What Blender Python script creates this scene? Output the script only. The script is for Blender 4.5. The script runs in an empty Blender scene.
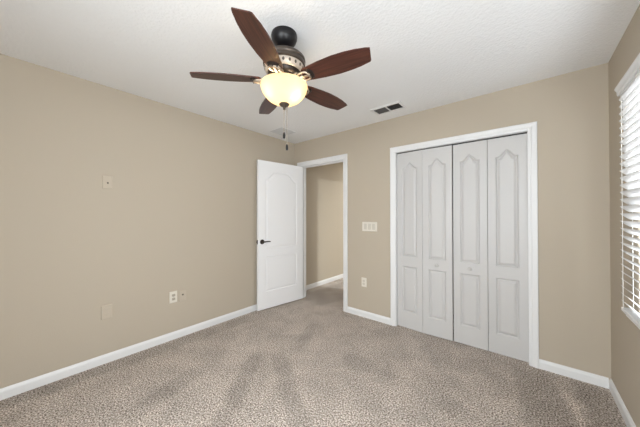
import bpy, bmesh, math, random
from mathutils import Vector, Matrix

random.seed(7)
S = bpy.context.scene
COL = S.collection
PI = math.pi

# ------------------------------------------------------------------ camera, world, exposure
ROOM_W, ROOM_L, ROOM_H = 3.339, 3.50, 2.44
cam_d = bpy.data.cameras.new('camera')
cam_d.sensor_width = 36.0
cam_d.lens = 36.0 * 250.0 / 640.0
cam_d.clip_start = 0.02
cam = bpy.data.objects.new('camera', cam_d)
COL.objects.link(cam)
cam.location = (2.8592, -2.8221, 1.2940)
cam.rotation_euler = (Matrix.Rotation(0.6906, 4, 'Z') @ Matrix.Rotation(PI / 2 + 0.0075, 4, 'X') @ Matrix.Rotation(-0.001, 4, 'Z')).to_euler()
S.camera = cam

W = bpy.data.worlds.new('daylight')
S.world = W
W.use_nodes = True
bg = W.node_tree.nodes['Background']
bg.inputs['Color'].default_value = (0.88, 0.94, 1.0, 1)
bg.inputs['Strength'].default_value = 0.5

S.view_settings.view_transform = 'Standard'
S.view_settings.look = 'None'
S.view_settings.exposure = 0.0
S.view_settings.gamma = 1.0
S.view_settings.use_curve_mapping = False
S.cycles.max_bounces = 12
S.cycles.diffuse_bounces = 7
S.cycles.transparent_max_bounces = 16
S.cycles.sample_clamp_indirect = 6.0
S.cycles.use_denoising = True


def area(name, loc, rot, sx, sy, power, color=(1, 1, 1), portal=False, shape='RECTANGLE'):
    d = bpy.data.lights.new(name, 'AREA')
    d.shape = shape
    d.size = sx
    d.size_y = sy
    d.energy = power
    d.color = color
    if portal:
        d.cycles.is_portal = True
    o = bpy.data.objects.new(name, d)
    COL.objects.link(o)
    o.location = loc
    o.rotation_euler = rot
    return o


# windows: right wall (Y WR0..WR1), added unseen fill window in the rear wall (X WB0..WB1)
WR0, WR1, WZ0, WZ1 = -1.75, -0.62, 0.735, 2.03
WB0, WB1, BZ0, BZ1 = 1.75, 3.12, 0.22, 2.10
WS0, WS1 = -3.30, -2.15          # unseen second window on the right wall, added for fill light
area('daylight_right_window', (ROOM_W + 1.1, (WR0 + WR1) / 2, 2.1), (0, math.radians(68), 0), 1.6, 2.0, 265, (0.955, 0.97, 1.01))
area('fill_light_rear', ((WB0 + WB1) / 2, -ROOM_L - 0.55, 1.50), (PI / 2 - math.radians(18), 0, 0), 1.7, 1.9, 150, (0.955, 0.97, 1.01))  # added fill light shining in through the unseen rear window


area('fill_light_right', (ROOM_W + 0.40, (WS0 + WS1) / 2, 1.45), (0, PI / 2, 0), 1.4, 1.2, 80, (0.955, 0.97, 1.01))  # extra fill for the left wall, through an added unseen window


# ------------------------------------------------------------------ materials
def mat(name, color, rough=0.5, metal=0.0, spec=0.5):
    m = bpy.data.materials.new(name)
    m.use_nodes = True
    b = m.node_tree.nodes['Principled BSDF']
    b.inputs['Base Color'].default_value = (*color, 1)
    b.inputs['Roughness'].default_value = rough
    b.inputs['Metallic'].default_value = metal
    b.inputs['Specular IOR Level'].default_value = spec
    return m


def nd(m, t, **kw):
    n = m.node_tree.nodes.new(t)
    for k, v in kw.items():
        setattr(n, k, v)
    return n


def lk(m, a, b):
    m.node_tree.links.new(a, b)


def bump(m, scale, strength, dist, detail=3.0, voronoi=False):
    tc = nd(m, 'ShaderNodeTexCoord')
    if voronoi:
        n = nd(m, 'ShaderNodeTexVoronoi', feature='SMOOTH_F1')
        n.inputs['Scale'].default_value = scale
        out = n.outputs['Distance']
    else:
        n = nd(m, 'ShaderNodeTexNoise')
        n.inputs['Scale'].default_value = scale
        n.inputs['Detail'].default_value = detail
        out = n.outputs['Fac']
    lk(m, tc.outputs['Object'], n.inputs['Vector'])
    b = nd(m, 'ShaderNodeBump')
    b.inputs['Strength'].default_value = strength
    b.inputs['Distance'].default_value = dist
    lk(m, out, b.inputs['Height'])
    lk(m, b.outputs['Normal'], m.node_tree.nodes['Principled BSDF'].inputs['Normal'])
    return n


M = {}
M['wall'] = mat('tan_wall_paint', (0.470, 0.410, 0.328), 0.75, 0, 0.25)
bump(M['wall'], 130, 0.12, 0.004)
M['hall'] = mat('tan_hall_paint', (0.470, 0.410, 0.328), 0.75, 0, 0.25)
M['ceiling'] = mat('white_textured_ceiling', (0.82, 0.825, 0.83), 0.9, 0, 0.15)
bump(M['ceiling'], 62, 0.50, 0.008, 4.0)
M['trim'] = mat('white_trim_paint', (0.74, 0.74, 0.74), 0.38, 0, 0.45)
M['door'] = mat('white_door_paint', (0.84, 0.84, 0.85), 0.42, 0, 0.45)
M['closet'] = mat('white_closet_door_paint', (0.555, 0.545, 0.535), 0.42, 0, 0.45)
M['plate_white'] = mat('white_plastic', (0.70, 0.66, 0.58), 0.4)
M['plate_light'] = mat('light_almond_plastic', (0.57, 0.53, 0.46), 0.4)
M['plate_paint'] = mat('plate_in_wall_paint', (0.50, 0.437, 0.352), 0.6, 0, 0.3)
M['slot'] = mat('dark_slot', (0.06, 0.05, 0.04), 0.6)
M['slot_grey'] = mat('grey_tan_plastic', (0.42, 0.38, 0.31), 0.5)  # darker grey-tan plastic for slots, receptacle faces and rocker outlines
M['bronze'] = mat('oil_rubbed_bronze', (0.035, 0.026, 0.022), 0.35, 0.6)
M['black_metal'] = mat('black_bronze_canopy', (0.007, 0.006, 0.007), 0.35, 0.0, 0.35)
M['motor'] = mat('brushed_bronze_motor', (0.075, 0.058, 0.046), 0.40, 0.5)
M['pale_cast'] = mat('pale_cast_ring', (0.50, 0.43, 0.36), 0.45, 0.3)
M['pewter'] = mat('aged_bronze_iron', (0.36, 0.29, 0.22), 0.38, 0.6)
M['chain'] = mat('chain_metal', (0.42, 0.36, 0.30), 0.4, 0.7)
M['nickel'] = mat('hinge_metal', (0.55, 0.53, 0.50), 0.35, 0.9)
M['vent_white'] = mat('white_vent_enamel', (0.72, 0.72, 0.72), 0.45)
M['vent_dark'] = mat('dark_vent_blade', (0.10, 0.095, 0.09), 0.55, 0.2)
M['vent_hole'] = mat('duct_interior', (0.03, 0.03, 0.03), 0.9)
M['patch'] = mat('grey_white_patch', (0.66, 0.67, 0.68), 0.6)
M['slat'] = mat('white_blind_slat', (0.72, 0.72, 0.72), 0.45)
M['sill'] = mat('white_sill_stone', (0.78, 0.77, 0.74), 0.3)
M['vinyl'] = mat('white_vinyl_frame', (0.80, 0.80, 0.80), 0.4)
M['cord'] = mat('white_cord', (0.80, 0.79, 0.76), 0.7)
M['dark'] = mat('closet_track_dark', (0.05, 0.048, 0.045), 0.6, 0.3)

# window glass: mostly clear, a little mirror
g = bpy.data.materials.new('window_glass')
g.use_nodes = True
g.node_tree.nodes.clear()
o_ = nd(g, 'ShaderNodeOutputMaterial')
mx = nd(g, 'ShaderNodeMixShader')
tr = nd(g, 'ShaderNodeBsdfTransparent')
tr.inputs['Color'].default_value = (0.95, 0.97, 0.97, 1)
gl = nd(g, 'ShaderNodeBsdfGlossy')
gl.inputs['Roughness'].default_value = 0.02
mx.inputs['Fac'].default_value = 0.06
lk(g, tr.outputs[0], mx.inputs[1])
lk(g, gl.outputs[0], mx.inputs[2])
lk(g, mx.outputs[0], o_.inputs['Surface'])
M['glass'] = g

# lamp bowl: warm frosted glass that lets the bulbs shine through
g = bpy.data.materials.new('frosted_amber_glass')
g.use_nodes = True
g.node_tree.nodes.clear()
o_ = nd(g, 'ShaderNodeOutputMaterial')
mx = nd(g, 'ShaderNodeMixShader')
tl = nd(g, 'ShaderNodeBsdfTranslucent')
tl.inputs['Color'].default_value = (0.95, 0.84, 0.66, 1)
pb = nd(g, 'ShaderNodeBsdfPrincipled')
pb.inputs['Base Color'].default_value = (0.74, 0.66, 0.53, 1)
pb.inputs['Roughness'].default_value = 0.25
mx.inputs['Fac'].default_value = 0.17
lk(g, tl.outputs[0], mx.inputs[1])
lk(g, pb.outputs[0], mx.inputs[2])
lk(g, mx.outputs[0], o_.inputs['Surface'])
M['bowl'] = g

# frosted bulbs
BULB_E = 66
g = bpy.data.materials.new('lit_bulb')
g.use_nodes = True
b = g.node_tree.nodes['Principled BSDF']
b.inputs['Base Color'].default_value = (1, 0.9, 0.75, 1)
b.inputs['Emission Color'].default_value = (1, 0.86, 0.64, 1)
b.inputs['Emission Strength'].default_value = BULB_E
M['bulb'] = g

# fan blade wood: grain runs along local X
w = mat('dark_walnut_blade', (0.1, 0.04, 0.02), 0.36, 0, 0.4)
tc = nd(w, 'ShaderNodeTexCoord')
mp = nd(w, 'ShaderNodeMapping')
mp.inputs['Scale'].default_value = (5, 95, 20)
nz = nd(w, 'ShaderNodeTexNoise')
nz.inputs['Scale'].default_value = 1.0
nz.inputs['Detail'].default_value = 5
nz.inputs['Distortion'].default_value = 0.4
cr = nd(w, 'ShaderNodeValToRGB')
cr.color_ramp.elements[0].position = 0.30
cr.color_ramp.elements[0].color = (0.030, 0.0095, 0.007, 1)
cr.color_ramp.elements[1].position = 0.72
cr.color_ramp.elements[1].color = (0.095, 0.031, 0.019, 1)
lk(w, tc.outputs['Object'], mp.inputs['Vector'])
lk(w, mp.outputs['Vector'], nz.inputs['Vector'])
lk(w, nz.outputs['Fac'], cr.inputs['Fac'])
lk(w, cr.outputs['Color'], w.node_tree.nodes['Principled BSDF'].inputs['Base Color'])
M['wood'] = w


def carpet_material():
    m = mat('taupe_frieze_carpet', (0.4, 0.34, 0.29), 0.95, 0, 0.1)
    p = m.node_tree.nodes['Principled BSDF']
    tc = nd(m, 'ShaderNodeTexCoord')
    n1 = nd(m, 'ShaderNodeTexNoise')
    n1.inputs['Scale'].default_value = 105
    n1.inputs['Detail'].default_value = 2
    n1.inputs['Roughness'].default_value = 0.75
    lk(m, tc.outputs['Object'], n1.inputs['Vector'])
    r1 = nd(m, 'ShaderNodeValToRGB')
    e = r1.color_ramp.elements
    e[0].position = 0.36
    e[0].color = (0.095, 0.070, 0.056, 1)
    e[1].position = 0.64
    e[1].color = (0.93, 0.85, 0.775, 1)
    mid = r1.color_ramp.elements.new(0.5)
    mid.color = (0.455, 0.388, 0.335, 1)
    lk(m, n1.outputs['Fac'], r1.inputs['Fac'])
    # nap brushed by the vacuum cleaner: broad soft patches and long strokes
    n2 = nd(m, 'ShaderNodeTexNoise')
    n2.inputs['Scale'].default_value = 4.5
    n2.inputs['Detail'].default_value = 3
    n2.inputs['Distortion'].default_value = 0.5
    lk(m, tc.outputs['Object'], n2.inputs['Vector'])
    mr = nd(m, 'ShaderNodeMapRange')
    mr.inputs['From Min'].default_value = 0.3
    mr.inputs['From Max'].default_value = 0.7
    mr.inputs['To Min'].default_value = 0.86
    mr.inputs['To Max'].default_value = 1.10
    lk(m, n2.outputs['Fac'], mr.inputs['Value'])
    fac = mr.outputs['Result']
    # wobble so the strokes have ragged borders
    n3 = nd(m, 'ShaderNodeTexNoise')
    n3.inputs['Scale'].default_value = 9
    lk(m, tc.outputs['Object'], n3.inputs['Vector'])
    wob = nd(m, 'ShaderNodeVectorMath', operation='SCALE')
    sub = nd(m, 'ShaderNodeVectorMath', operation='SUBTRACT')
    sub.inputs[1].default_value = (0.5, 0.5, 0.5)
    lk(m, n3.outputs['Color'], sub.inputs[0])
    lk(m, sub.outputs[0], wob.inputs[0])
    wob.inputs['Scale'].default_value = 0.11
    add = nd(m, 'ShaderNodeVectorMath', operation='ADD')
    lk(m, tc.outputs['Object'], add.inputs[0])
    lk(m, wob.outputs[0], add.inputs[1])
    for (x0, y0, x1, y1, half, amt) in STROKES:
        cx, cy = (x0 + x1) / 2, (y0 + y1) / 2
        L = math.hypot(x1 - x0, y1 - y0) / 2
        mp = nd(m, 'ShaderNodeMapping', vector_type='TEXTURE')
        mp.inputs['Location'].default_value = (cx, cy, 0)
        mp.inputs['Rotation'].default_value = (0, 0, math.atan2(y1 - y0, x1 - x0))
        lk(m, add.outputs[0], mp.inputs['Vector'])
        sx = nd(m, 'ShaderNodeSeparateXYZ')
        lk(m, mp.outputs[0], sx.inputs[0])
        parts = []
        for ax, ext, soft in (('X', L, 0.07), ('Y', half, 0.030)):
            ab = nd(m, 'ShaderNodeMath', operation='ABSOLUTE')
            lk(m, sx.outputs[ax], ab.inputs[0])
            r = nd(m, 'ShaderNodeMapRange', interpolation_type='SMOOTHSTEP')
            r.inputs['From Min'].default_value = ext - soft
            r.inputs['From Max'].default_value = ext + soft
            r.inputs['To Min'].default_value = 1
            r.inputs['To Max'].default_value = 0
            lk(m, ab.outputs[0], r.inputs['Value'])
            parts.append(r.outputs['Result'])
        mu = nd(m, 'ShaderNodeMath', operation='MULTIPLY')
        lk(m, parts[0], mu.inputs[0])
        lk(m, parts[1], mu.inputs[1])
        ma = nd(m, 'ShaderNodeMath', operation='MULTIPLY_ADD')
        lk(m, mu.outputs[0], ma.inputs[0])
        ma.inputs[1].default_value = amt
        ma.inputs[2].default_value = 1.0
        mm = nd(m, 'ShaderNodeMath', operation='MULTIPLY')
        lk(m, fac, mm.inputs[0])
        lk(m, ma.outputs[0], mm.inputs[1])
        fac = mm.outputs[0]
    sc = nd(m, 'ShaderNodeVectorMath', operation='SCALE')
    lk(m, r1.outputs['Color'], sc.inputs[0])
    lk(m, fac, sc.inputs['Scale'])
    lk(m, sc.outputs[0], p.inputs['Base Color'])
    bp = nd(m, 'ShaderNodeBump')
    bp.inputs['Strength'].default_value = 0.8
    bp.inputs['Distance'].default_value = 0.012
    lk(m, n1.outputs['Fac'], bp.inputs['Height'])
    lk(m, bp.outputs['Normal'], p.inputs['Normal'])
    return m


# vacuum strokes and a darker hall strip on the carpet: x0, y0, x1, y1, half width, change of tone
STROKES = [
    (0.06, -3.20, 0.16, -0.90, 0.09, -0.16),
    (0.91, -1.39, 1.45, -2.10, 0.065, -0.19),
    (1.07, -1.26, 1.80, -1.72, 0.070, -0.18),
    (0.72, -1.85, 0.90, -2.40, 0.085, -0.17),
    (0.87, -0.55, 1.20, -1.15, 0.060, -0.12),
    (1.60, -0.97, 2.00, -0.80, 0.110, -0.13),
    (2.88, -0.10, 2.97, -0.75, 0.130, -0.22),
    (3.22, -0.05, 3.26, -0.90, 0.090, -0.20),
    (3.08, -0.25, 3.12, -0.60, 0.030, 0.16),
    (2.20, -0.28, 2.33, -0.50, 0.090, -0.13),
    (2.58, -0.28, 2.70, -0.44, 0.070, -0.15),
    (2.40, -0.92, 2.62, -1.02, 0.090, -0.14),
    (2.60, -0.45, 2.80, -0.90, 0.075, 0.08),
    (0.30, -0.02, 0.42, 1.20, 0.300, -0.16),  # broad darker strip on the hall carpet past the doorway
]
M['carpet'] = carpet_material()


# ------------------------------------------------------------------ mesh helpers
def fin(bm, name, m, parent=None, smooth=False, angle=35):
    bmesh.ops.recalc_face_normals(bm, faces=bm.faces)
    me = bpy.data.meshes.new(name)
    bm.to_mesh(me)
    bm.free()
    me.materials.append(m)
    if smooth:
        for p in me.polygons:
            p.use_smooth = True
        try:
            me.set_sharp_from_angle(angle=math.radians(angle))
        except Exception:
            pass
    o = bpy.data.objects.new(name, me)
    COL.objects.link(o)
    if parent:
        o.parent = parent
    return o


def box(bm, x0, x1, y0, y1, z0, z1, bev=0.0, mtx=None, seg=2):
    r = bmesh.ops.create_cube(bm, size=1.0)
    vs = r['verts']
    for v in vs:
        v.co = Vector(((x0 + x1) / 2 + v.co.x * (x1 - x0), (y0 + y1) / 2 + v.co.y * (y1 - y0), (z0 + z1) / 2 + v.co.z * (z1 - z0)))
    if bev > 0:
        es = list({e for v in vs for e in v.link_edges})
        r = bmesh.ops.bevel(bm, geom=es, offset=bev, segments=seg, affect='EDGES', profile=0.5)
        vs = list({v for f in r['faces'] for v in f.verts} | {v for v in vs if v.is_valid})
    if mtx:
        bmesh.ops.transform(bm, matrix=mtx, verts=vs)
    return vs


def lathe(bm, prof, n=48, mtx=None):
    rings = []
    new = []
    for (r, z) in prof:
        if r < 1e-6:
            v = bm.verts.new((0, 0, z))
            rings.append([v])
            new.append(v)
        else:
            ring = [bm.verts.new((r * math.cos(2 * PI * i / n), r * math.sin(2 * PI * i / n), z)) for i in range(n)]
            rings.append(ring)
            new += ring
    for a, b in zip(rings, rings[1:]):
        for i in range(n):
            j = (i + 1) % n
            if len(a) == 1 and len(b) == 1:
                continue
            if len(a) == 1:
                bm.faces.new((a[0], b[j], b[i]))
            elif len(b) == 1:
                bm.faces.new((a[i], a[j], b[0]))
            else:
                bm.faces.new((a[i], a[j], b[j], b[i]))
    if mtx:
        bmesh.ops.transform(bm, matrix=mtx, verts=new)
    return new


def tube(bm, pts, rad, n=8, cap=True):
    pts = [Vector(p) for p in pts]
    rads = rad if isinstance(rad, (list, tuple)) else [rad] * len(pts)
    rings = []
    prev = None
    for i, p in enumerate(pts):
        t = (pts[min(i + 1, len(pts) - 1)] - pts[max(i - 1, 0)]).normalized()
        if prev is None:
            a = t.orthogonal().normalized()
        else:
            a = (prev - t * prev.dot(t)).normalized()
        prev = a
        b = t.cross(a)
        rings.append([bm.verts.new(p + (a * math.cos(2 * PI * k / n) + b * math.sin(2 * PI * k / n)) * rads[i]) for k in range(n)])
    for A, B in zip(rings, rings[1:]):
        for k in range(n):
            j = (k + 1) % n
            bm.faces.new((A[k], A[j], B[j], B[k]))
    if cap:
        bm.faces.new(rings[0])
        bm.faces.new(rings[-1])


def extrude_profile(bm, prof, path):
    """sweep closed 2D profile given as function frame(i)->list of 3D points"""
    rings = [[bm.verts.new(p) for p in ring] for ring in path(prof)]
    n = len(rings[0])
    for A, B in zip(rings, rings[1:]):
        for k in range(n):
            j = (k + 1) % n
            bm.faces.new((A[k], A[j], B[j], B[k]))
    bm.faces.new(rings[0])
    bm.faces.new(rings[-1])


def tagged(o, label, cat, group=None, kind=None):
    o['label'] = label
    o['category'] = cat
    if group:
        o['group'] = group
    if kind:
        o['kind'] = kind
    return o


def struct(o, label, cat):
    return tagged(o, label, cat, None, 'structure')


def empty(name, loc, rotz=0.0):
    o = bpy.data.objects.new(name, None)
    o.empty_display_size = 0.1
    COL.objects.link(o)
    o.location = loc
    o.rotation_euler = (0, 0, rotz)
    return o


# ------------------------------------------------------------------ room shell
T = 0.115
XL, XR = 0.0, ROOM_W
YB = -ROOM_L
HX = -0.10          # hall left wall
FARY = 3.2
DX0, DX1, DZ = 0.142, 0.938, 2.052     # bedroom doorway (clear)
CX0, CX1, CZ = 1.680, 2.868, 2.027     # closet opening (clear)
J = 0.018                                # jamb board thickness

bm = bmesh.new()
box(bm, -0.4, XR + T, YB - T, FARY + T, -0.12, 0.0)
struct(fin(bm, 'floor', M['carpet']), 'taupe speckled frieze carpet with vacuum strokes across the whole floor', 'carpet')
bm = bmesh.new()
box(bm, -0.4, XR + T, YB - T, FARY + T, ROOM_H, ROOM_H + 0.1)
struct(fin(bm, 'ceiling', M['ceiling']), 'white knockdown textured ceiling above the room', 'ceiling')

bm = bmesh.new()
box(bm, -0.4, 0.0, YB - T, 0.0, 0, ROOM_H)
struct(fin(bm, 'wall_left', M['wall']), 'long tan wall with four wall plates, left of the open door', 'wall')

bm = bmesh.new()
for (a, b, z0, z1) in ((-0.4, DX0 - J, 0, ROOM_H), (DX0 - J, DX1 + J, DZ + J, ROOM_H), (DX1 + J, CX0 - J, 0, ROOM_H),
                       (CX0 - J, CX1 + J, CZ + J, ROOM_H), (CX1 + J, XR, 0, ROOM_H)):
    box(bm, a, b, 0.0, T, z0, z1)
struct(fin(bm, 'wall_back', M['wall']), 'tan wall holding the doorway and the closet doors', 'wall')

bm = bmesh.new()
FW0, FW1 = 1.0, 2.4
for (a, b, z0, z1) in ((YB - T, WS0, 0, ROOM_H), (WS0, WS1, 0, WZ0), (WS0, WS1, WZ1, ROOM_H), (WS1, WR0, 0, ROOM_H),
                       (WR0, WR1, 0, WZ0), (WR0, WR1, WZ1, ROOM_H), (WR1, FARY + T, 0, ROOM_H)):
    box(bm, XR, XR + T, a, b, z0, z1)
struct(fin(bm, 'wall_right', M['wall']), 'narrow strip of tan wall with the blind covered window at right', 'wall')

bm = bmesh.new()
for (a, b, z0, z1) in ((0, WB0, 0, ROOM_H), (WB0, WB1, 0, BZ0), (WB0, WB1, BZ1, ROOM_H), (WB1, XR, 0, ROOM_H)):
    box(bm, a, b, YB - T, YB, z0, z1)
struct(fin(bm, 'wall_rear', M['wall']), 'tan wall behind the viewpoint with an added fill window', 'wall')

# hall beyond the doorway, closet box, room across the hall
bm = bmesh.new()
box(bm, -0.4, HX, T, FARY, 0, ROOM_H)
struct(fin(bm, 'wall_hall_left', M['hall']), 'tan hallway wall seen through the open doorway', 'wall')
bm = bmesh.new()
box(bm, 1.0, 1.1, T, 0.98, 0, ROOM_H)
box(bm, 1.0, 1.1, 0.98, 2.5, 2.18, ROOM_H)
box(bm, 1.0, 1.1, 2.5, FARY, 0, ROOM_H)
struct(fin(bm, 'wall_hall_right', M['hall']), 'hallway wall with a wide opening, hidden beyond the doorway', 'wall')
bm = bmesh.new()
box(bm, -0.4, XR, FARY, FARY + T, 0, ROOM_H)
struct(fin(bm, 'wall_hall_end', M['hall']), 'tan wall closing the far end of the hallway', 'wall')
bm = bmesh.new()
box(bm, 1.1, XR, 0.80, 0.88, 0, ROOM_H)
struct(fin(bm, 'wall_closet_rear', M['hall']), 'tan wall at the back of the closet', 'wall')


# baseboards: profile (depth, height) swept along a straight run
BASE = [(0, 0), (0.014, 0), (0.014, 0.052), (0.012, 0.060), (0.009, 0.066), (0.006, 0.073), (0.003, 0.077), (0, 0.077)]


def baseboard(name, p0, p1, nrm, label):
    bm = bmesh.new()

    def path(pr):
        return [[(p[0] + nrm[0] * d, p[1] + nrm[1] * d, h) for d, h in pr] for p in (p0, p1)]
    extrude_profile(bm, BASE, path)
    return struct(fin(bm, name, M['trim']), label, 'baseboard')


CW = 0.065                      # casing width
baseboard('baseboard_left', (0, YB), (0, -0.0005), (1, 0), 'white baseboard along the long left wall')
baseboard('baseboard_back', (DX1 + 0.005 + CW + 0.0005, 0), (CX0 - 0.005 - 0.062 - 0.0005, 0), (0, -1), 'white baseboard between the doorway and the closet')
baseboard('baseboard_back', (CX1 + 0.005 + 0.060, 0), (XR - 0.0145, 0), (0, -1), 'white baseboard right of the closet, ending in the corner')
baseboard('baseboard_back', (0.0145, 0), (DX0 - 0.005 - CW - 0.0005, 0), (0, -1), 'short white baseboard stub hidden behind the open door')
baseboard('baseboard_right', (XR, YB), (XR, 0), (-1, 0), 'white baseboard running under the window')
baseboard('baseboard_rear', (0.0145, YB), (XR - 0.0145, YB), (0, 1), 'white baseboard on the wall behind the viewpoint')
baseboard('baseboard_hall', (HX, T + 0.02), (HX, FARY), (1, 0), 'white baseboard in the hallway seen through the doorway')

# casings: a mitred frame swept round the opening
def casing(bm, x0, x1, zt, cw, ywall=0.0, sgn=-1):
    k = cw / 0.065
    pr = [(0.0, 0.0), (0.0, 0.009), (0.010 * k, 0.011), (0.020 * k, 0.010), (0.026 * k, 0.014), (0.050 * k, 0.018),
          (0.060 * k, 0.018), (0.065 * k, 0.014), (0.065 * k, 0.0)]

    def path(p):
        out = []
        for (cx, cz, dx, dz) in ((x0, 0.0, -1, 0), (x0, zt, -1, 1), (x1, zt, 1, 1), (x1, 0.0, 1, 0)):
            out.append([(cx + dx * a, ywall + sgn * d, cz + dz * a) for a, d in p])
        return out
    extrude_profile(bm, pr, path)


def jambs(bm, x0, x1, zt, y0, y1, stop=None):
    box(bm, x0 - J, x0, y0, y1, 0, zt)
    box(bm, x1, x1 + J, y0, y1, 0, zt)
    box(bm, x0 - J, x1 + J, y0, y1, zt, zt + J)
    if stop:
        s0, s1 = stop
        box(bm, x0, x0 + 0.011, s0, s1, 0, zt)
        box(bm, x1 - 0.011, x1, s0, s1, 0, zt)
        box(bm, x0 + 0.011, x1 - 0.011, s0, s1, zt - 0.011, zt)


tr1 = bmesh.new()
casing(tr1, DX0 - 0.005, DX1 + 0.005, DZ + 0.005, CW)
casing(tr1, DX0 - 0.005, DX1 + 0.005, DZ + 0.005, CW, T, 1)
jambs(tr1, DX0, DX1, DZ, 0.0, T, (0.045, 0.085))
t1 = struct(fin(tr1, 'trim_1', M['trim']), 'white casing and jamb around the open doorway', 'door frame')
bm = bmesh.new()
box(bm, DX1 - 0.0012, DX1 + 0.0005, 0.012, 0.036, 0.905, 0.965)
fin(bm, 'strike_plate', M['nickel'], t1)

tr2 = bmesh.new()
casing(tr2, CX0 - 0.005, CX1 + 0.005, CZ + 0.005, 0.060)
jambs(tr2, CX0, CX1, CZ, 0.0, T)
t2 = struct(fin(tr2, 'trim_2', M['trim']), 'white casing around the four panel closet opening', 'closet frame')
bm = bmesh.new()
box(bm, CX0 + 0.001, CX1 - 0.001, 0.032, 0.060, CZ - 0.010, CZ)
fin(bm, 'door_track', M['dark'], t2)


# ------------------------------------------------------------------ moulded panel door leaves
def rect_outline(x0, x1, z0, z1):
    return [(x0, z0), (x1, z0), (x1, z1), (x0, z1)]


def rect_panel(x0, x1, z0, z1):
    return lambda o: rect_outline(x0 + o, x1 - o, z0 + o, z1 - o)


def arch_panel(x0, x1, z0, zs, zt, flat=0.16, pointed=True):
    """outline at inset o of a panel with a cathedral (pointed) or eyebrow top, counter clockwise"""
    def outline(o):
        a, b = x0 + o, x1 - o
        out = [(a, z0 + o), (b, z0 + o)]
        xc, hw = (a + b) / 2, (b - a) / 2
        n = 24
        for i in range(n + 1):
            u = 1 - 2 * i / n
            q = max(0.0, min(1.0, (1 - flat - abs(u)) / (1 - flat)))
            if pointed:
                v = 0.35 * q + 0.65 * q * q * (3 - 2 * q)
            else:
                t = min(1.0, q / 0.6)
                v = 0.78 * t * t * (3 - 2 * t) + 0.22 * math.sin(q * PI / 2)
            out.append((xc + u * hw, zs - o + (zt - zs) * v))
        return out
    return outline


def leaf_mesh(bm, w, z0, z1, th, panels, both=False, relief=1.0):
    """door leaf in local X 0..w, front face at Y=0 facing -Y, thickness towards +Y; panels are CCW outlines"""
    def side(sign, y_face):
        def V(p, y):
            return bm.verts.new((p[0], y_face + sign * y, p[1]))
        edges = []
        outer = [V(p, 0) for p in rect_outline(0, w, z0, z1)]
        for i in range(4):
            edges.append(bm.edges.new((outer[i], outer[(i + 1) % 4])))
        for pl in panels:
            steps = [(0.0, 0.0), (0.002, 0.001), (0.011, 0.012), (0.013, 0.0125), (0.016, 0.0125), (0.033, 0.003), (0.036, 0.002)]
            loops = [[V(p, dep) for p in pl(off)] for off, dep in ((o_, d_ * relief) for o_, d_ in steps)]
            n = len(loops[0])
            for i in range(n):
                edges.append(bm.edges.new((loops[0][i], loops[0][(i + 1) % n])))
            for A, B in zip(loops, loops[1:]):
                for i in range(n):
                    j = (i + 1) % n
                    bm.faces.new((A[i], A[j], B[j], B[i]))
            bm.faces.new(loops[-1])
        bmesh.ops.triangle_fill(bm, use_beauty=True, edges=edges)
        return outer
    f = side(1, 0.0)
    if both:
        b = side(-1, th)
    else:
        b = [bm.verts.new((p[0], th, p[1])) for p in rect_outline(0, w, z0, z1)]
        bm.faces.new(b)
    for i in range(4):
        j = (i + 1) % 4
        bm.faces.new((f[i], f[j], b[j], b[i]))


# closet bifold doors: two folding pairs, four leaves; the left pair stands slightly unfolded
def closet_leaf(parent, loc, rot, w, knob):
    bm = bmesh.new()
    m = 0.060
    leaf_mesh(bm, w, 0.006, CZ - 0.013, 0.032,
              [rect_panel(m, w - m, 0.185, 0.710), arch_panel(m, w - m, 0.818, 1.838, 1.902, 0.22)])
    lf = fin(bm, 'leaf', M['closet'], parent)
    lf.location = loc
    lf.rotation_euler = (0, 0, rot)
    if knob:
        bm = bmesh.new()
        lathe(bm, [(0, 0.032), (0.009, 0.0315), (0.0165, 0.027), (0.0185, 0.021), (0.0160, 0.015), (0.009, 0.011),
                   (0.0085, 0.004), (0.013, 0.0), (0, 0)], 24, Matrix.Translation((w / 2, 0, 0.764)) @ Matrix.Rotation(PI / 2, 4, 'X'))
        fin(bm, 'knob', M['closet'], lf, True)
    return lf


YD = 0.030
Q = (CX1 - CX0) / 4
LWD = Q - 0.0048
for k, lab in ((0, 'left pair of white bifold closet doors, nearer the doorway'), (1, 'right pair of white bifold closet doors, nearer the window')):
    d = struct(empty('door_%d' % (k + 2), (CX0 + 2 * Q * k, YD, 0)), lab, 'closet door')
    if k == 0:
        out = 0.018                    # how far the middle hinge is pushed into the room
        a = math.asin(out / LWD)
        closet_leaf(d, (0.003, 0, 0), -a, LWD, False)
        xh = 0.003 + LWD * math.cos(a) + 0.003
        closet_leaf(d, (xh, -out, 0), math.asin((out - 0.008) / LWD), LWD, True)
        hy_ = -out
    else:
        closet_leaf(d, (0.0045, 0.0, 0), 0.0, LWD, True)
        closet_leaf(d, (0.0045 + LWD + 0.0042, 0.001, 0), 0.0, LWD, False)
        xh, hy_ = Q, 0.0
    for z in (0.30, 1.02, 1.75):
        bm = bmesh.new()
        tube(bm, [(xh - 0.0015, hy_ + 0.036, z - 0.03), (xh - 0.0015, hy_ + 0.036, z + 0.03)], 0.003)
        fin(bm, 'hinge', M['nickel'], d)

# open bedroom door: local X from hinge to free edge, visible face at local Y=0 facing local -Y
ang = math.atan2(-0.757, -0.107)
hx, hy = 0.190, -0.012
dr = struct(empty('door_1', (hx, hy, 0), ang), 'white arch top panel door standing open against the left wall', 'door')
# the local frame is mirrored so that local -Y faces the room: rotate by ang puts +X to the free edge and +Y towards +X world
DW = 0.762
bm = bmesh.new()
leaf_mesh(bm, DW, 0.015, 2.045, 0.035,
          [rect_panel(0.115, DW - 0.115, 0.245, 0.730), arch_panel(0.115, DW - 0.115, 0.835, 1.800, 1.915, 0.04, False)], True, 0.5)
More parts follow.
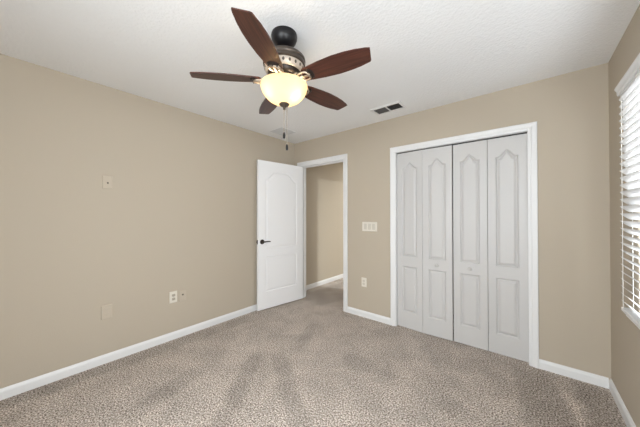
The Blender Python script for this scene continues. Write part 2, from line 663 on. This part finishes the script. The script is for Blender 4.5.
# leaf_mesh's front faces -Y; the room side here is +Y after rotation, so turn it over
bmesh.ops.transform(bm, matrix=Matrix.Translation((0, -0.035, 0)), verts=bm.verts)
leaf = fin(bm, 'leaf', M['door'], dr)


def lever(parent, y, s, proj):
    bm = bmesh.new()
    R = Matrix.Translation((DW - 0.062, y, 0.935)) @ Matrix.Rotation(-s * PI / 2, 4, 'X')
    lathe(bm, [(0, 0), (0.033, 0), (0.033, 0.004), (0.029, 0.009), (0.014, 0.012), (0.011, 0.02), (0.011, proj), (0.009, proj + 0.006), (0, proj + 0.006)], 28, R)
    yy = y + s * (proj - 0.004)
    pts = [(DW - 0.062, yy, 0.935), (DW - 0.085, yy + s * 0.004, 0.936), (DW - 0.115, yy + s * 0.004, 0.939), (DW - 0.150, yy, 0.938), (DW - 0.172, yy - s * 0.006, 0.934)]
    tube(bm, pts, [0.0105, 0.0095, 0.0085, 0.008, 0.006], 10)
    return fin(bm, 'lever_handle', M['bronze'], parent, True)


lever(dr, 0.0, 1, 0.042)
lever(dr, -0.035, -1, 0.034)
bm = bmesh.new()
box(bm, DW - 0.001, DW + 0.0015, -0.030, -0.006, 0.906, 0.964)
box(bm, DW, DW + 0.010, -0.025, -0.011, 0.925, 0.945)
fin(bm, 'latch', M['bronze'], dr)
for z in (0.22, 1.03, 1.84):
    bm = bmesh.new()
    tube(bm, [(-0.006, -0.040, z - 0.045), (-0.006, -0.040, z + 0.045)], 0.006, 10)
    box(bm, -0.002, 0.0, -0.034, -0.002, z - 0.044, z + 0.044)
    fin(bm, 'hinge', M['nickel'], dr)


# ------------------------------------------------------------------ window on the right wall with its blind
def window(name, org, rotz, wid, label, z0=WZ0, z1=WZ1):
    """local X along the wall 0..wid, local +Y outwards through the wall"""
    w = struct(empty(name, org, rotz), label, 'window')
    bm = bmesh.new()
    fw = 0.045
    box(bm, 0, fw, 0.055, 0.105, z0, z1)
    box(bm, wid - fw, wid, 0.055, 0.105, z0, z1)
    box(bm, fw, wid - fw, 0.055, 0.105, z0, z0 + fw)
    box(bm, fw, wid - fw, 0.055, 0.105, z1 - fw, z1)
    box(bm, fw, wid - fw, 0.060, 0.100, (z0 + z1) / 2 - 0.02, (z0 + z1) / 2 + 0.02)
    fin(bm, 'window_frame', M['vinyl'], w)
    for a, b in ((z0 + fw, (z0 + z1) / 2 - 0.02), ((z0 + z1) / 2 + 0.02, z1 - fw)):
        bm = bmesh.new()
        box(bm, fw, wid - fw, 0.078, 0.084, a, b)
        fin(bm, 'pane', M['glass'], w)
    bm = bmesh.new()
    box(bm, -0.02, wid + 0.02, -0.045, 0.055, z0 - 0.018, z0, 0.003)
    fin(bm, 'window_sill', M['sill'], w)
    return w


window('window_1', (XR, WR1, 0), -PI / 2, WR1 - WR0, 'daylit window behind white blinds on the right wall')
window('fill_window_rear', (WB1, YB, 0), PI, WB1 - WB0, 'tall unseen window added for fill light in the wall behind the viewpoint', BZ0, BZ1)

window('fill_window_right', (XR, WS1, 0), -PI / 2, WS1 - WS0, 'unseen window added for fill light on the right wall beside the viewpoint')

BL0, BL1 = -1.79, -0.585           # blind extent along Y
bl = tagged(empty('window_blind', (XR, BL1, 0), -PI / 2), 'white faux wood slatted blind with valance on the right wall', 'blind')
BLW = BL1 - BL0
bm = bmesh.new()                   # valance with a crown profile, local -Y is into the room
VP = [(0, 1.994), (-0.060, 1.994), (-0.062, 2.000), (-0.065, 2.004), (-0.065, 2.020), (-0.068, 2.026), (-0.073, 2.034), (-0.073, 2.044), (0, 2.044)]
extrude_profile(bm, VP, lambda p: [[(x, y, z) for y, z in p] for x in (-0.022, BLW + 0.022)])
fin(bm, 'valance', M['slat'], bl)
bm = bmesh.new()
box(bm, 0.0, BLW, -0.054, -0.004, 1.962, 1.995)
fin(bm, 'head_rail', M['slat'], bl)
bm = bmesh.new()
pitch = 0.0415
z = 0.788
TILT = math.radians(-42)
while z < 1.955:
    # slightly cupped slat, room edge higher
    n = 6
    rows = []
    for i in range(n + 1):
        u = (i / n - 0.5) * 0.050
        cup = -0.0016 * (1 - (2 * i / n - 1) ** 2)
        y = u * math.cos(TILT) - cup * math.sin(TILT)
        zz = u * math.sin(TILT) + cup * math.cos(TILT)
        rows.append((y - 0.042, zz + z))
    for dz in (0.0,):
        top = [[bm.verts.new((x, y, zz + 0.0013)) for y, zz in rows] for x in (0.0, BLW)]
        bot = [[bm.verts.new((x, y, zz - 0.0013)) for y, zz in rows] for x in (0.0, BLW)]
        for i in range(n):
            bm.faces.new((top[0][i], top[0][i + 1], top[1][i + 1], top[1][i]))
            bm.faces.new((bot[0][i], bot[1][i], bot[1][i + 1], bot[0][i + 1]))
        for e in (0, 1):
            bm.faces.new(top[e] + bot[e][::-1])
        for i in (0, n):
            bm.faces.new((top[0][i], top[1][i], bot[1][i], bot[0][i]))
    z += pitch
fin(bm, 'slats', M['slat'], bl)
bm = bmesh.new()
box(bm, 0.0, BLW, -0.060, -0.022, 0.742, 0.764, 0.004)
fin(bm, 'bottom_rail', M['slat'], bl)
for x in (0.045, BLW / 2, BLW - 0.045):
    bm = bmesh.new()
    tube(bm, [(x, -0.060, 0.76), (x, -0.060, 1.965)], 0.0013, 6)
    tube(bm, [(x, -0.023, 0.76), (x, -0.023, 1.965)], 0.0013, 6)
    fin(bm, 'ladder_cord', M['cord'], bl)

# ------------------------------------------------------------------ ceiling fan
FX, FY = 1.679, -1.748
fan = tagged(empty('ceiling_fan', (FX, FY, ROOM_H)), 'five blade walnut and bronze ceiling fan with lit glass bowl', 'ceiling fan')


def zf(p):
    return [(r, z - ROOM_H) for r, z in p]


bm = bmesh.new()
lathe(bm, zf([(0, 2.440), (0.080, 2.440), (0.082, 2.432), (0.081, 2.415), (0.074, 2.395), (0.060, 2.376), (0.044, 2.364), (0.030, 2.358), (0.0, 2.358)]), 48)
fin(bm, 'canopy', M['black_metal'], fan, True)
bm = bmesh.new()
lathe(bm, zf([(0, 2.359), (0.014, 2.359), (0.014, 2.336), (0.034, 2.334), (0.036, 2.312), (0.040, 2.302), (0, 2.302)]), 32)
fin(bm, 'downrod', M['black_metal'], fan, True)
bm = bmesh.new()
lathe(bm, zf([(0, 2.304), (0.050, 2.304), (0.095, 2.300), (0.122, 2.292), (0.132, 2.282), (0.134, 2.270), (0.129, 2.262), (0.130, 2.256),
              (0.133, 2.250), (0.132, 2.240), (0.126, 2.234), (0.118, 2.232), (0.0, 2.232)]), 64)
motor = fin(bm, 'motor_housing', M['motor'], fan, True)
# lower band: pale cast ring with dark slots, dark plate below it
bm = bmesh.new()
lathe(bm, zf([(0, 2.234), (0.124, 2.234), (0.1255, 2.228), (0.120, 2.206), (0.113, 2.196), (0.100, 2.192), (0, 2.192)]), 64)
ring = fin(bm, 'vent_ring', M['pale_cast'], motor, True)
bm = bmesh.new()
lathe(bm, zf([(0, 2.194), (0.105, 2.194), (0.103, 2.180), (0.092, 2.168), (0.075, 2.164), (0, 2.164)]), 48)
fin(bm, 'bottom_plate', M['bronze'], motor, True)
NV = 20
for k in range(NV):
    bm = bmesh.new()
    R = Matrix.Rotation(2 * PI * (k + 0.5) / NV, 4, 'Z') @ Matrix.Translation((0.1222, 0, 2.216 - ROOM_H)) @ Matrix.Rotation(math.radians(14), 4, 'Y') @ Matrix.Diagonal((1, 1, 1, 1))
    bmesh.ops.create_uvsphere(bm, u_segments=14, v_segments=8, radius=1.0, matrix=R @ Matrix.Diagonal((0.0026, 0.0075, 0.0100, 1)))
    fin(bm, 'vent_slot', M['slot'], ring, True)

BZ = 2.145
PITCH = math.radians(-12)


def blade_half(x):
    # half width along the blade, x measured from the hub
    t = (x - 0.155) / (0.565 - 0.155)
    pts = [(0.0, 0.046), (0.12, 0.054), (0.30, 0.063), (0.50, 0.068), (0.66, 0.066), (0.80, 0.060), (0.92, 0.050), (1.0, 0.0425)]
    for (a, ha), (b, hb) in zip(pts, pts[1:]):
        if t <= b:
            u = (t - a) / (b - a)
            u = u * u * (3 - 2 * u) * 0.3 + u * 0.7
            return ha + (hb - ha) * u
    return pts[-1][1]


bmB = bmesh.new()
N = 40
xs = [0.155 + (0.548 - 0.155) * i / N for i in range(N + 1)]
up, lo = [], []
for x in xs:
    h = blade_half(x)
    lo.append((x, -h))
    up.append((x, h))
# slanted, square cut tip with barely eased corners
tip = [(0.565, -0.0405), (0.568, -0.039), (0.5685, -0.036), (0.5535, 0.038), (0.552, 0.040)]
root = [(0.146, 0.036), (0.142, 0.028), (0.140, 0.0), (0.142, -0.028), (0.146, -0.036)]
outl = lo + tip + up[::-1] + root
vt = [bmB.verts.new((x, y, 0.003)) for x, y in outl]
vb = [bmB.verts.new((x, y, -0.003)) for x, y in outl]
bmB.faces.new(vt)
bmB.faces.new(vb[::-1])
for i in range(len(outl)):
    j = (i + 1) % len(outl)
    bmB.faces.new((vt[i], vt[j], vb[j], vb[i]))
blade0 = fin(bmB, 'blade', M['wood'], fan)

# blade iron: two scrolled prongs and a cross plate under the blade root
bmI = bmesh.new()
for s in (-1, 1):
    tube(bmI, [(0.088, s * 0.010, 0.018), (0.108, s * 0.014, 0.006), (0.128, s * 0.026, -0.006), (0.150, s * 0.033, -0.011), (0.170, s * 0.031, -0.012),
               (0.184, s * 0.020, -0.014), (0.190, s * 0.004, -0.015)], [0.0075, 0.007, 0.0065, 0.006, 0.006, 0.006, 0.006], 8)
box(bmI, 0.080, 0.104, -0.020, 0.020, 0.010, 0.022, 0.003)
box(bmI, 0.100, 0.186, -0.0075, 0.0075, -0.016, -0.009, 0.003)
iron0 = fin(bmI, 'blade_iron', M['pewter'], fan, True)
bmP = bmesh.new()
lathe(bmP, [(0, -0.012), (0.012, -0.0118), (0.021, -0.010), (0.025, -0.006), (0.025, -0.003), (0, -0.003)], 32,
      Matrix.Translation((0.192, 0, 0)) @ Matrix.Diagonal((0.85, 1.55, 1, 1)))
med0 = fin(bmP, 'medallion', M['bronze'], iron0, True)
scr0 = []
for (x, y) in ((0.196, 0.0), (0.192, 0.026), (0.192, -0.026)):
    bmS = bmesh.new()
    lathe(bmS, [(0, -0.0185), (0.003, -0.018), (0.0045, -0.015), (0.0045, -0.010), (0, -0.010)], 12, Matrix.Translation((x, y, 0)))
    scr0.append(fin(bmS, 'screw', M['bronze'], iron0, True))

PHI = -61.0
for k in range(5):
    a = math.radians(PHI + 72 * k)
    if k == 0:
        b, ir = blade0, iron0
    else:
        b = blade0.copy()
        ir = iron0.copy()
        md = med0.copy()
        sws = [q.copy() for q in scr0]
        for o in [b, ir, md] + sws:
            COL.objects.link(o)
        b.parent = fan
        ir.parent = fan
        md.parent = ir
        for q in sws:
            q.parent = ir
    for o in (b, ir):
        o.rotation_mode = 'QUATERNION'
        q = Matrix.Rotation(a, 4, 'Z') @ Matrix.Rotation(PITCH, 4, 'X')
        o.rotation_quaternion = q.to_quaternion()
        o.location = (0, 0, BZ - ROOM_H)

# light kit
bm = bmesh.new()
lathe(bm, zf([(0, 2.168), (0.062, 2.168), (0.066, 2.160), (0.066, 2.128), (0.078, 2.124), (0.080, 2.116), (0.072, 2.112), (0, 2.112)]), 48)
fit = fin(bm, 'light_fitter', M['pewter'], fan, True)
bm = bmesh.new()
lathe(bm, zf([(0, 2.113), (0.006, 2.113), (0.006, 1.990), (0, 1.990)]), 16)
fin(bm, 'center_rod', M['pewter'], fit, True)
bm = bmesh.new()
outer = [(0.1445, 2.118), (0.1475, 2.112), (0.147, 2.104), (0.142, 2.088), (0.134, 2.068), (0.120, 2.048), (0.101, 2.029), (0.078, 2.014), (0.052, 2.004), (0.025, 1.999), (0.004, 1.998)]
inner = [(max(r - 0.005, 0.004), z + 0.004) for r, z in outer]
inner[0] = (0.141, 2.118)
lathe(bm, zf(inner[::-1] + outer), 64)
fin(bm, 'glass_bowl', M['bowl'], fan, True, 60)
bm = bmesh.new()
lathe(bm, zf([(0, 2.006), (0.030, 2.003), (0.033, 1.997), (0.026, 1.988), (0.012, 1.981), (0.0075, 1.974), (0.0095, 1.969), (0.006, 1.962), (0, 1.960)]), 28)
fin(bm, 'finial', M['motor'], fan, True)
ca, sa = math.cos(math.atan(213 / 258.6)), math.sin(math.atan(213 / 258.6))
for (lat, dep, zz) in ((-0.066, -0.052, 2.070), (0.064, -0.042, 2.046), (0.0, 0.080, 2.075)):
    lx, ly = lat * ca - dep * sa, lat * sa + dep * ca
    bm = bmesh.new()
    lathe(bm, [(0, -0.024), (0.010, -0.022), (0.018, -0.012), (0.020, 0.0), (0.016, 0.014), (0.011, 0.024), (0.010, 0.045), (0, 0.045)], 20,
          Matrix.Translation((lx, ly, zz - ROOM_H)))
    bulb = fin(bm, 'bulb', M['bulb'], fit, True)

for (lat, dep, z0, z1) in ((-0.001, -0.004, 1.975, 1.818), (0.016, 0.004, 1.985, 1.745)):
    lx, ly = lat * ca - dep * sa, lat * sa + dep * ca
    bm = bmesh.new()
    z = z0
    while z > z1:
        lathe(bm, [(0, 0.0028), (0.0027, 0.0014), (0.0027, -0.0014), (0, -0.0028)], 6, Matrix.Translation((lx, ly, z - ROOM_H)))
        z -= 0.0046
    ch = fin(bm, 'pull_chain', M['chain'], fan, True)
    bm = bmesh.new()
    lathe(bm, [(0, 0.002), (0.004, 0.0), (0.0062, -0.006), (0.0078, -0.018), (0.0080, -0.030), (0.006, -0.037), (0, -0.039)], 14, Matrix.Translation((lx, ly, z1 - ROOM_H)))
    fin(bm, 'chain_pull', M['black_metal'], ch, True)

# ------------------------------------------------------------------ ceiling vent and flush grille
v = tagged(empty('ceiling_vent', (1.722, -0.300, ROOM_H)), 'rectangular ceiling air vent with two dark louvre banks before the closet', 'vent')
bm = bmesh.new()
VW, VH, B = 0.335, 0.185, 0.026
for (x0, x1, y0, y1) in ((-VW / 2, VW / 2, -VH / 2, -VH / 2 + B), (-VW / 2, VW / 2, VH / 2 - B, VH / 2), (-VW / 2, -VW / 2 + B, -VH / 2 + B, VH / 2 - B),
                         (VW / 2 - B, VW / 2, -VH / 2 + B, VH / 2 - B), (-0.006, 0.006, -VH / 2 + B, VH / 2 - B)):
    box(bm, x0, x1, y0, y1, -0.010, 0.0, 0.002)
fin(bm, 'vent_frame', M['vent_white'], v)
bm = bmesh.new()
box(bm, -VW / 2 + B, VW / 2 - B, -VH / 2 + B, VH / 2 - B, -0.0012, -0.0002)
fin(bm, 'duct_opening', M['vent_hole'], v)
for s in (-1, 1):
    bm = bmesh.new()
    for k in range(9):
        y = -VH / 2 + B + 0.008 + k * (VH - 2 * B - 0.016) / 8
        R = Matrix.Translation((s * 0.0715, y, -0.0055)) @ Matrix.Rotation(math.radians(32 * s), 4, 'X')
        box(bm, -0.064, 0.064, -0.005, 0.005, -0.0006, 0.0006, 0, R)
    fin(bm, 'louvre_bank', M['vent_dark'], v)

sq = tagged(empty('ceiling_patch', (0.298, -0.512, ROOM_H)), 'faint flush square grille on ceiling in the corner above the open door', 'vent')
bm = bmesh.new()  # grey frame and bars set flush on the ceiling
GS = 0.125
for (x0, x1, y0, y1) in ((-GS, GS, -GS, -GS + 0.02), (-GS, GS, GS - 0.02, GS), (-GS, -GS + 0.02, -GS + 0.02, GS - 0.02), (GS - 0.02, GS, -GS + 0.02, GS - 0.02)):
    box(bm, x0, x1, y0, y1, -0.006, 0.0, 0.002)
fin(bm, 'patch_frame', M['patch'], sq)
bm = bmesh.new()
for k in range(12):
    y = -GS + 0.03 + k * (2 * GS - 0.06) / 11
    box(bm, -GS + 0.02, GS - 0.02, y - 0.006, y + 0.006, -0.005, -0.0015, 0, None)
fin(bm, 'patch_bars', M['patch'], sq)


# ------------------------------------------------------------------ wall plates; local X across, local -Y out of the wall
def plate(name, loc, rotz, w, h, m, label, cat, group=None):
    t = tagged(empty(name, loc, rotz), label, cat, group)
    bm = bmesh.new()
    r = bmesh.ops.create_cube(bm, size=1.0)
    for q in bm.verts:
        f = 0.0 if q.co.y > 0 else 0.004
        q.co = Vector((q.co.x * (w - 2 * f), (0.0 if q.co.y > 0 else -0.0066), q.co.z * (h - 2 * f)))
    fin(bm, 'cover_plate', m, t)
    return t


def duplex(t, mf, ms):
    for s in (-1, 1):
        bm = bmesh.new()
        pr = []
        for i in range(28):
            a = 2 * PI * i / 28
            pr.append((max(-0.0165, min(0.0165, 0.0185 * math.cos(a))), max(-0.0135, min(0.0135, 0.0172 * math.sin(a))) + s * 0.0195))
        A = [bm.verts.new((x, -0.0065, z)) for x, z in pr]
        Bv = [bm.verts.new((x, -0.0092, z)) for x, z in pr]
        bm.faces.new(Bv)
        for i in range(28):
            j = (i + 1) % 28
            bm.faces.new((A[i], A[j], Bv[j], Bv[i]))
        rc = fin(bm, 'receptacle', mf, t)
        bm = bmesh.new()
        for x, hh in ((-0.0064, 0.0040), (0.0064, 0.0034)):
            box(bm, x - 0.0012, x + 0.0012, -0.0097, -0.0090, s * 0.0195 + 0.002 - hh, s * 0.0195 + 0.002 + hh)
        lathe(bm, [(0, 0.0097), (0.0024, 0.0097), (0.0024, 0.0090), (0, 0.0090)], 12, Matrix.Translation((0, 0, s * 0.0195 - 0.0075)) @ Matrix.Rotation(PI / 2, 4, 'X'))
        fin(bm, 'slots', ms, rc)
    bm = bmesh.new()
    lathe(bm, [(0, 0.0088), (0.0025, 0.0082), (0.003, 0.0065), (0, 0.0065)], 14, Matrix.Rotation(PI / 2, 4, 'X'))
    fin(bm, 'screw', mf, t, True)


def screws(t, m, zs, xs=(0,)):
    for x in xs:
        for z in zs:
            bm = bmesh.new()
            lathe(bm, [(0, 0.0088), (0.0025, 0.0082), (0.0032, 0.0065), (0, 0.0065)], 14, Matrix.Translation((x, 0, z)) @ Matrix.Rotation(PI / 2, 4, 'X'))
            fin(bm, 'screw', m, t, True)


LW = PI / 2      # local -Y -> +X world
p = plate('jack_plate', (0, -2.315, 1.588), LW, 0.074, 0.116, M['plate_paint'], 'tan painted jack plate alone high on the left wall', 'wall plate')
bm = bmesh.new()
box(bm, -0.009, 0.009, -0.0095, -0.0065, -0.016, 0.006, 0.001)
jk = fin(bm, 'jack', M['plate_paint'], p)
bm = bmesh.new()
box(bm, -0.0055, 0.0055, -0.0098, -0.0094, -0.0125, 0.001)
fin(bm, 'socket_opening', M['slot'], jk)
screws(p, M['plate_paint'], (-0.042, 0.042))

p = plate('electrical_outlet', (0, -2.317, 0.446), LW, 0.078, 0.122, M['plate_paint'], 'tan painted outlet low on the left wall, below the high plate', 'outlet')
duplex(p, M['plate_paint'], M['slot_grey'])

p = plate('electrical_outlet', (0, -1.777, 0.440), LW, 0.074, 0.118, M['plate_white'], 'white duplex outlet low on left wall beside a tan cable plate', 'outlet')
duplex(p, M['slot_grey'], M['slot'])

p = plate('cable_plate', (0, -1.686, 0.433), LW, 0.072, 0.116, M['plate_paint'], 'tan cable plate with dark socket right of the white outlet', 'wall plate')
bm = bmesh.new()
lathe(bm, [(0, 0.016), (0.003, 0.016), (0.0048, 0.0155), (0.0048, 0.010), (0.0085, 0.010), (0.0085, 0.0065), (0, 0.0065)], 12, Matrix.Translation((0, 0, 0.012)) @ Matrix.Rotation(PI / 2, 4, 'X'))
fin(bm, 'coax_jack', M['slot'], p, True)
screws(p, M['plate_paint'], (-0.042, 0.042))

p = plate('light_switch', (1.336, 0, 1.152), 0, 0.208, 0.118, M['plate_white'], 'wide white triple switch plate right of the doorway', 'light switch')
for k in (-1, 0, 1):
    bm = bmesh.new()
    x = k * 0.0585
    vs = [(x - 0.0165, -0.0065, -0.033), (x + 0.0165, -0.0065, -0.033), (x + 0.0165, -0.0065, 0.033), (x - 0.0165, -0.0065, 0.033)]
    A = [bm.verts.new(q) for q in vs]
    F = [bm.verts.new((q[0] * 1, yy, q[2])) for q, yy in zip(vs, (-0.0085, -0.0085, -0.0125, -0.0125))]
    bm.faces.new(F)
    for i in range(4):
        bm.faces.new((A[i], A[(i + 1) % 4], F[(i + 1) % 4], F[i]))
    fin(bm, 'rocker', M['plate_light'], p)
    bm = bmesh.new()
    for (a, b, c, d) in ((-0.0185, -0.0165, -0.035, 0.035), (0.0165, 0.0185, -0.035, 0.035), (-0.0165, 0.0165, -0.035, -0.033), (-0.0165, 0.0165, 0.033, 0.035)):
        box(bm, x + a, x + b, -0.0076, -0.0066, c, d)
    fin(bm, 'rocker_surround', M['slot_grey'], p)
p = plate('electrical_outlet', (1.255, 0, 0.440), 0, 0.072, 0.116, M['plate_white'], 'almond duplex outlet below the triple switch plate', 'outlet')
duplex(p, M['plate_light'], M['slot_grey'])

# ------------------------------------------------------------------ lamp in the room across the hall, and an added hall fill lamp
for (lx, ly, pw, lab) in ((2.6, 1.40, 95, 'round recessed ceiling light in the room across the hallway, out of sight'),
                          (0.45, 2.30, 17, 'round ceiling light added for fill far down the hallway, out of sight')):
    lamp = tagged(empty('unseen_ceiling_light', (lx, ly, ROOM_H)), lab, 'light')
    bm = bmesh.new()
    lathe(bm, [(0.075, -0.001), (0.078, -0.006), (0.098, -0.004), (0.100, 0.0), (0.075, 0.0)], 40)
    fin(bm, 'light_trim', M['trim'], lamp, True)
    area('unseen_ceiling_light_glow', (lx, ly, ROOM_H - 0.012), (0, 0, 0), 0.14, 0.14, pw, (0.94, 1.0, 1.02), False, 'DISK')
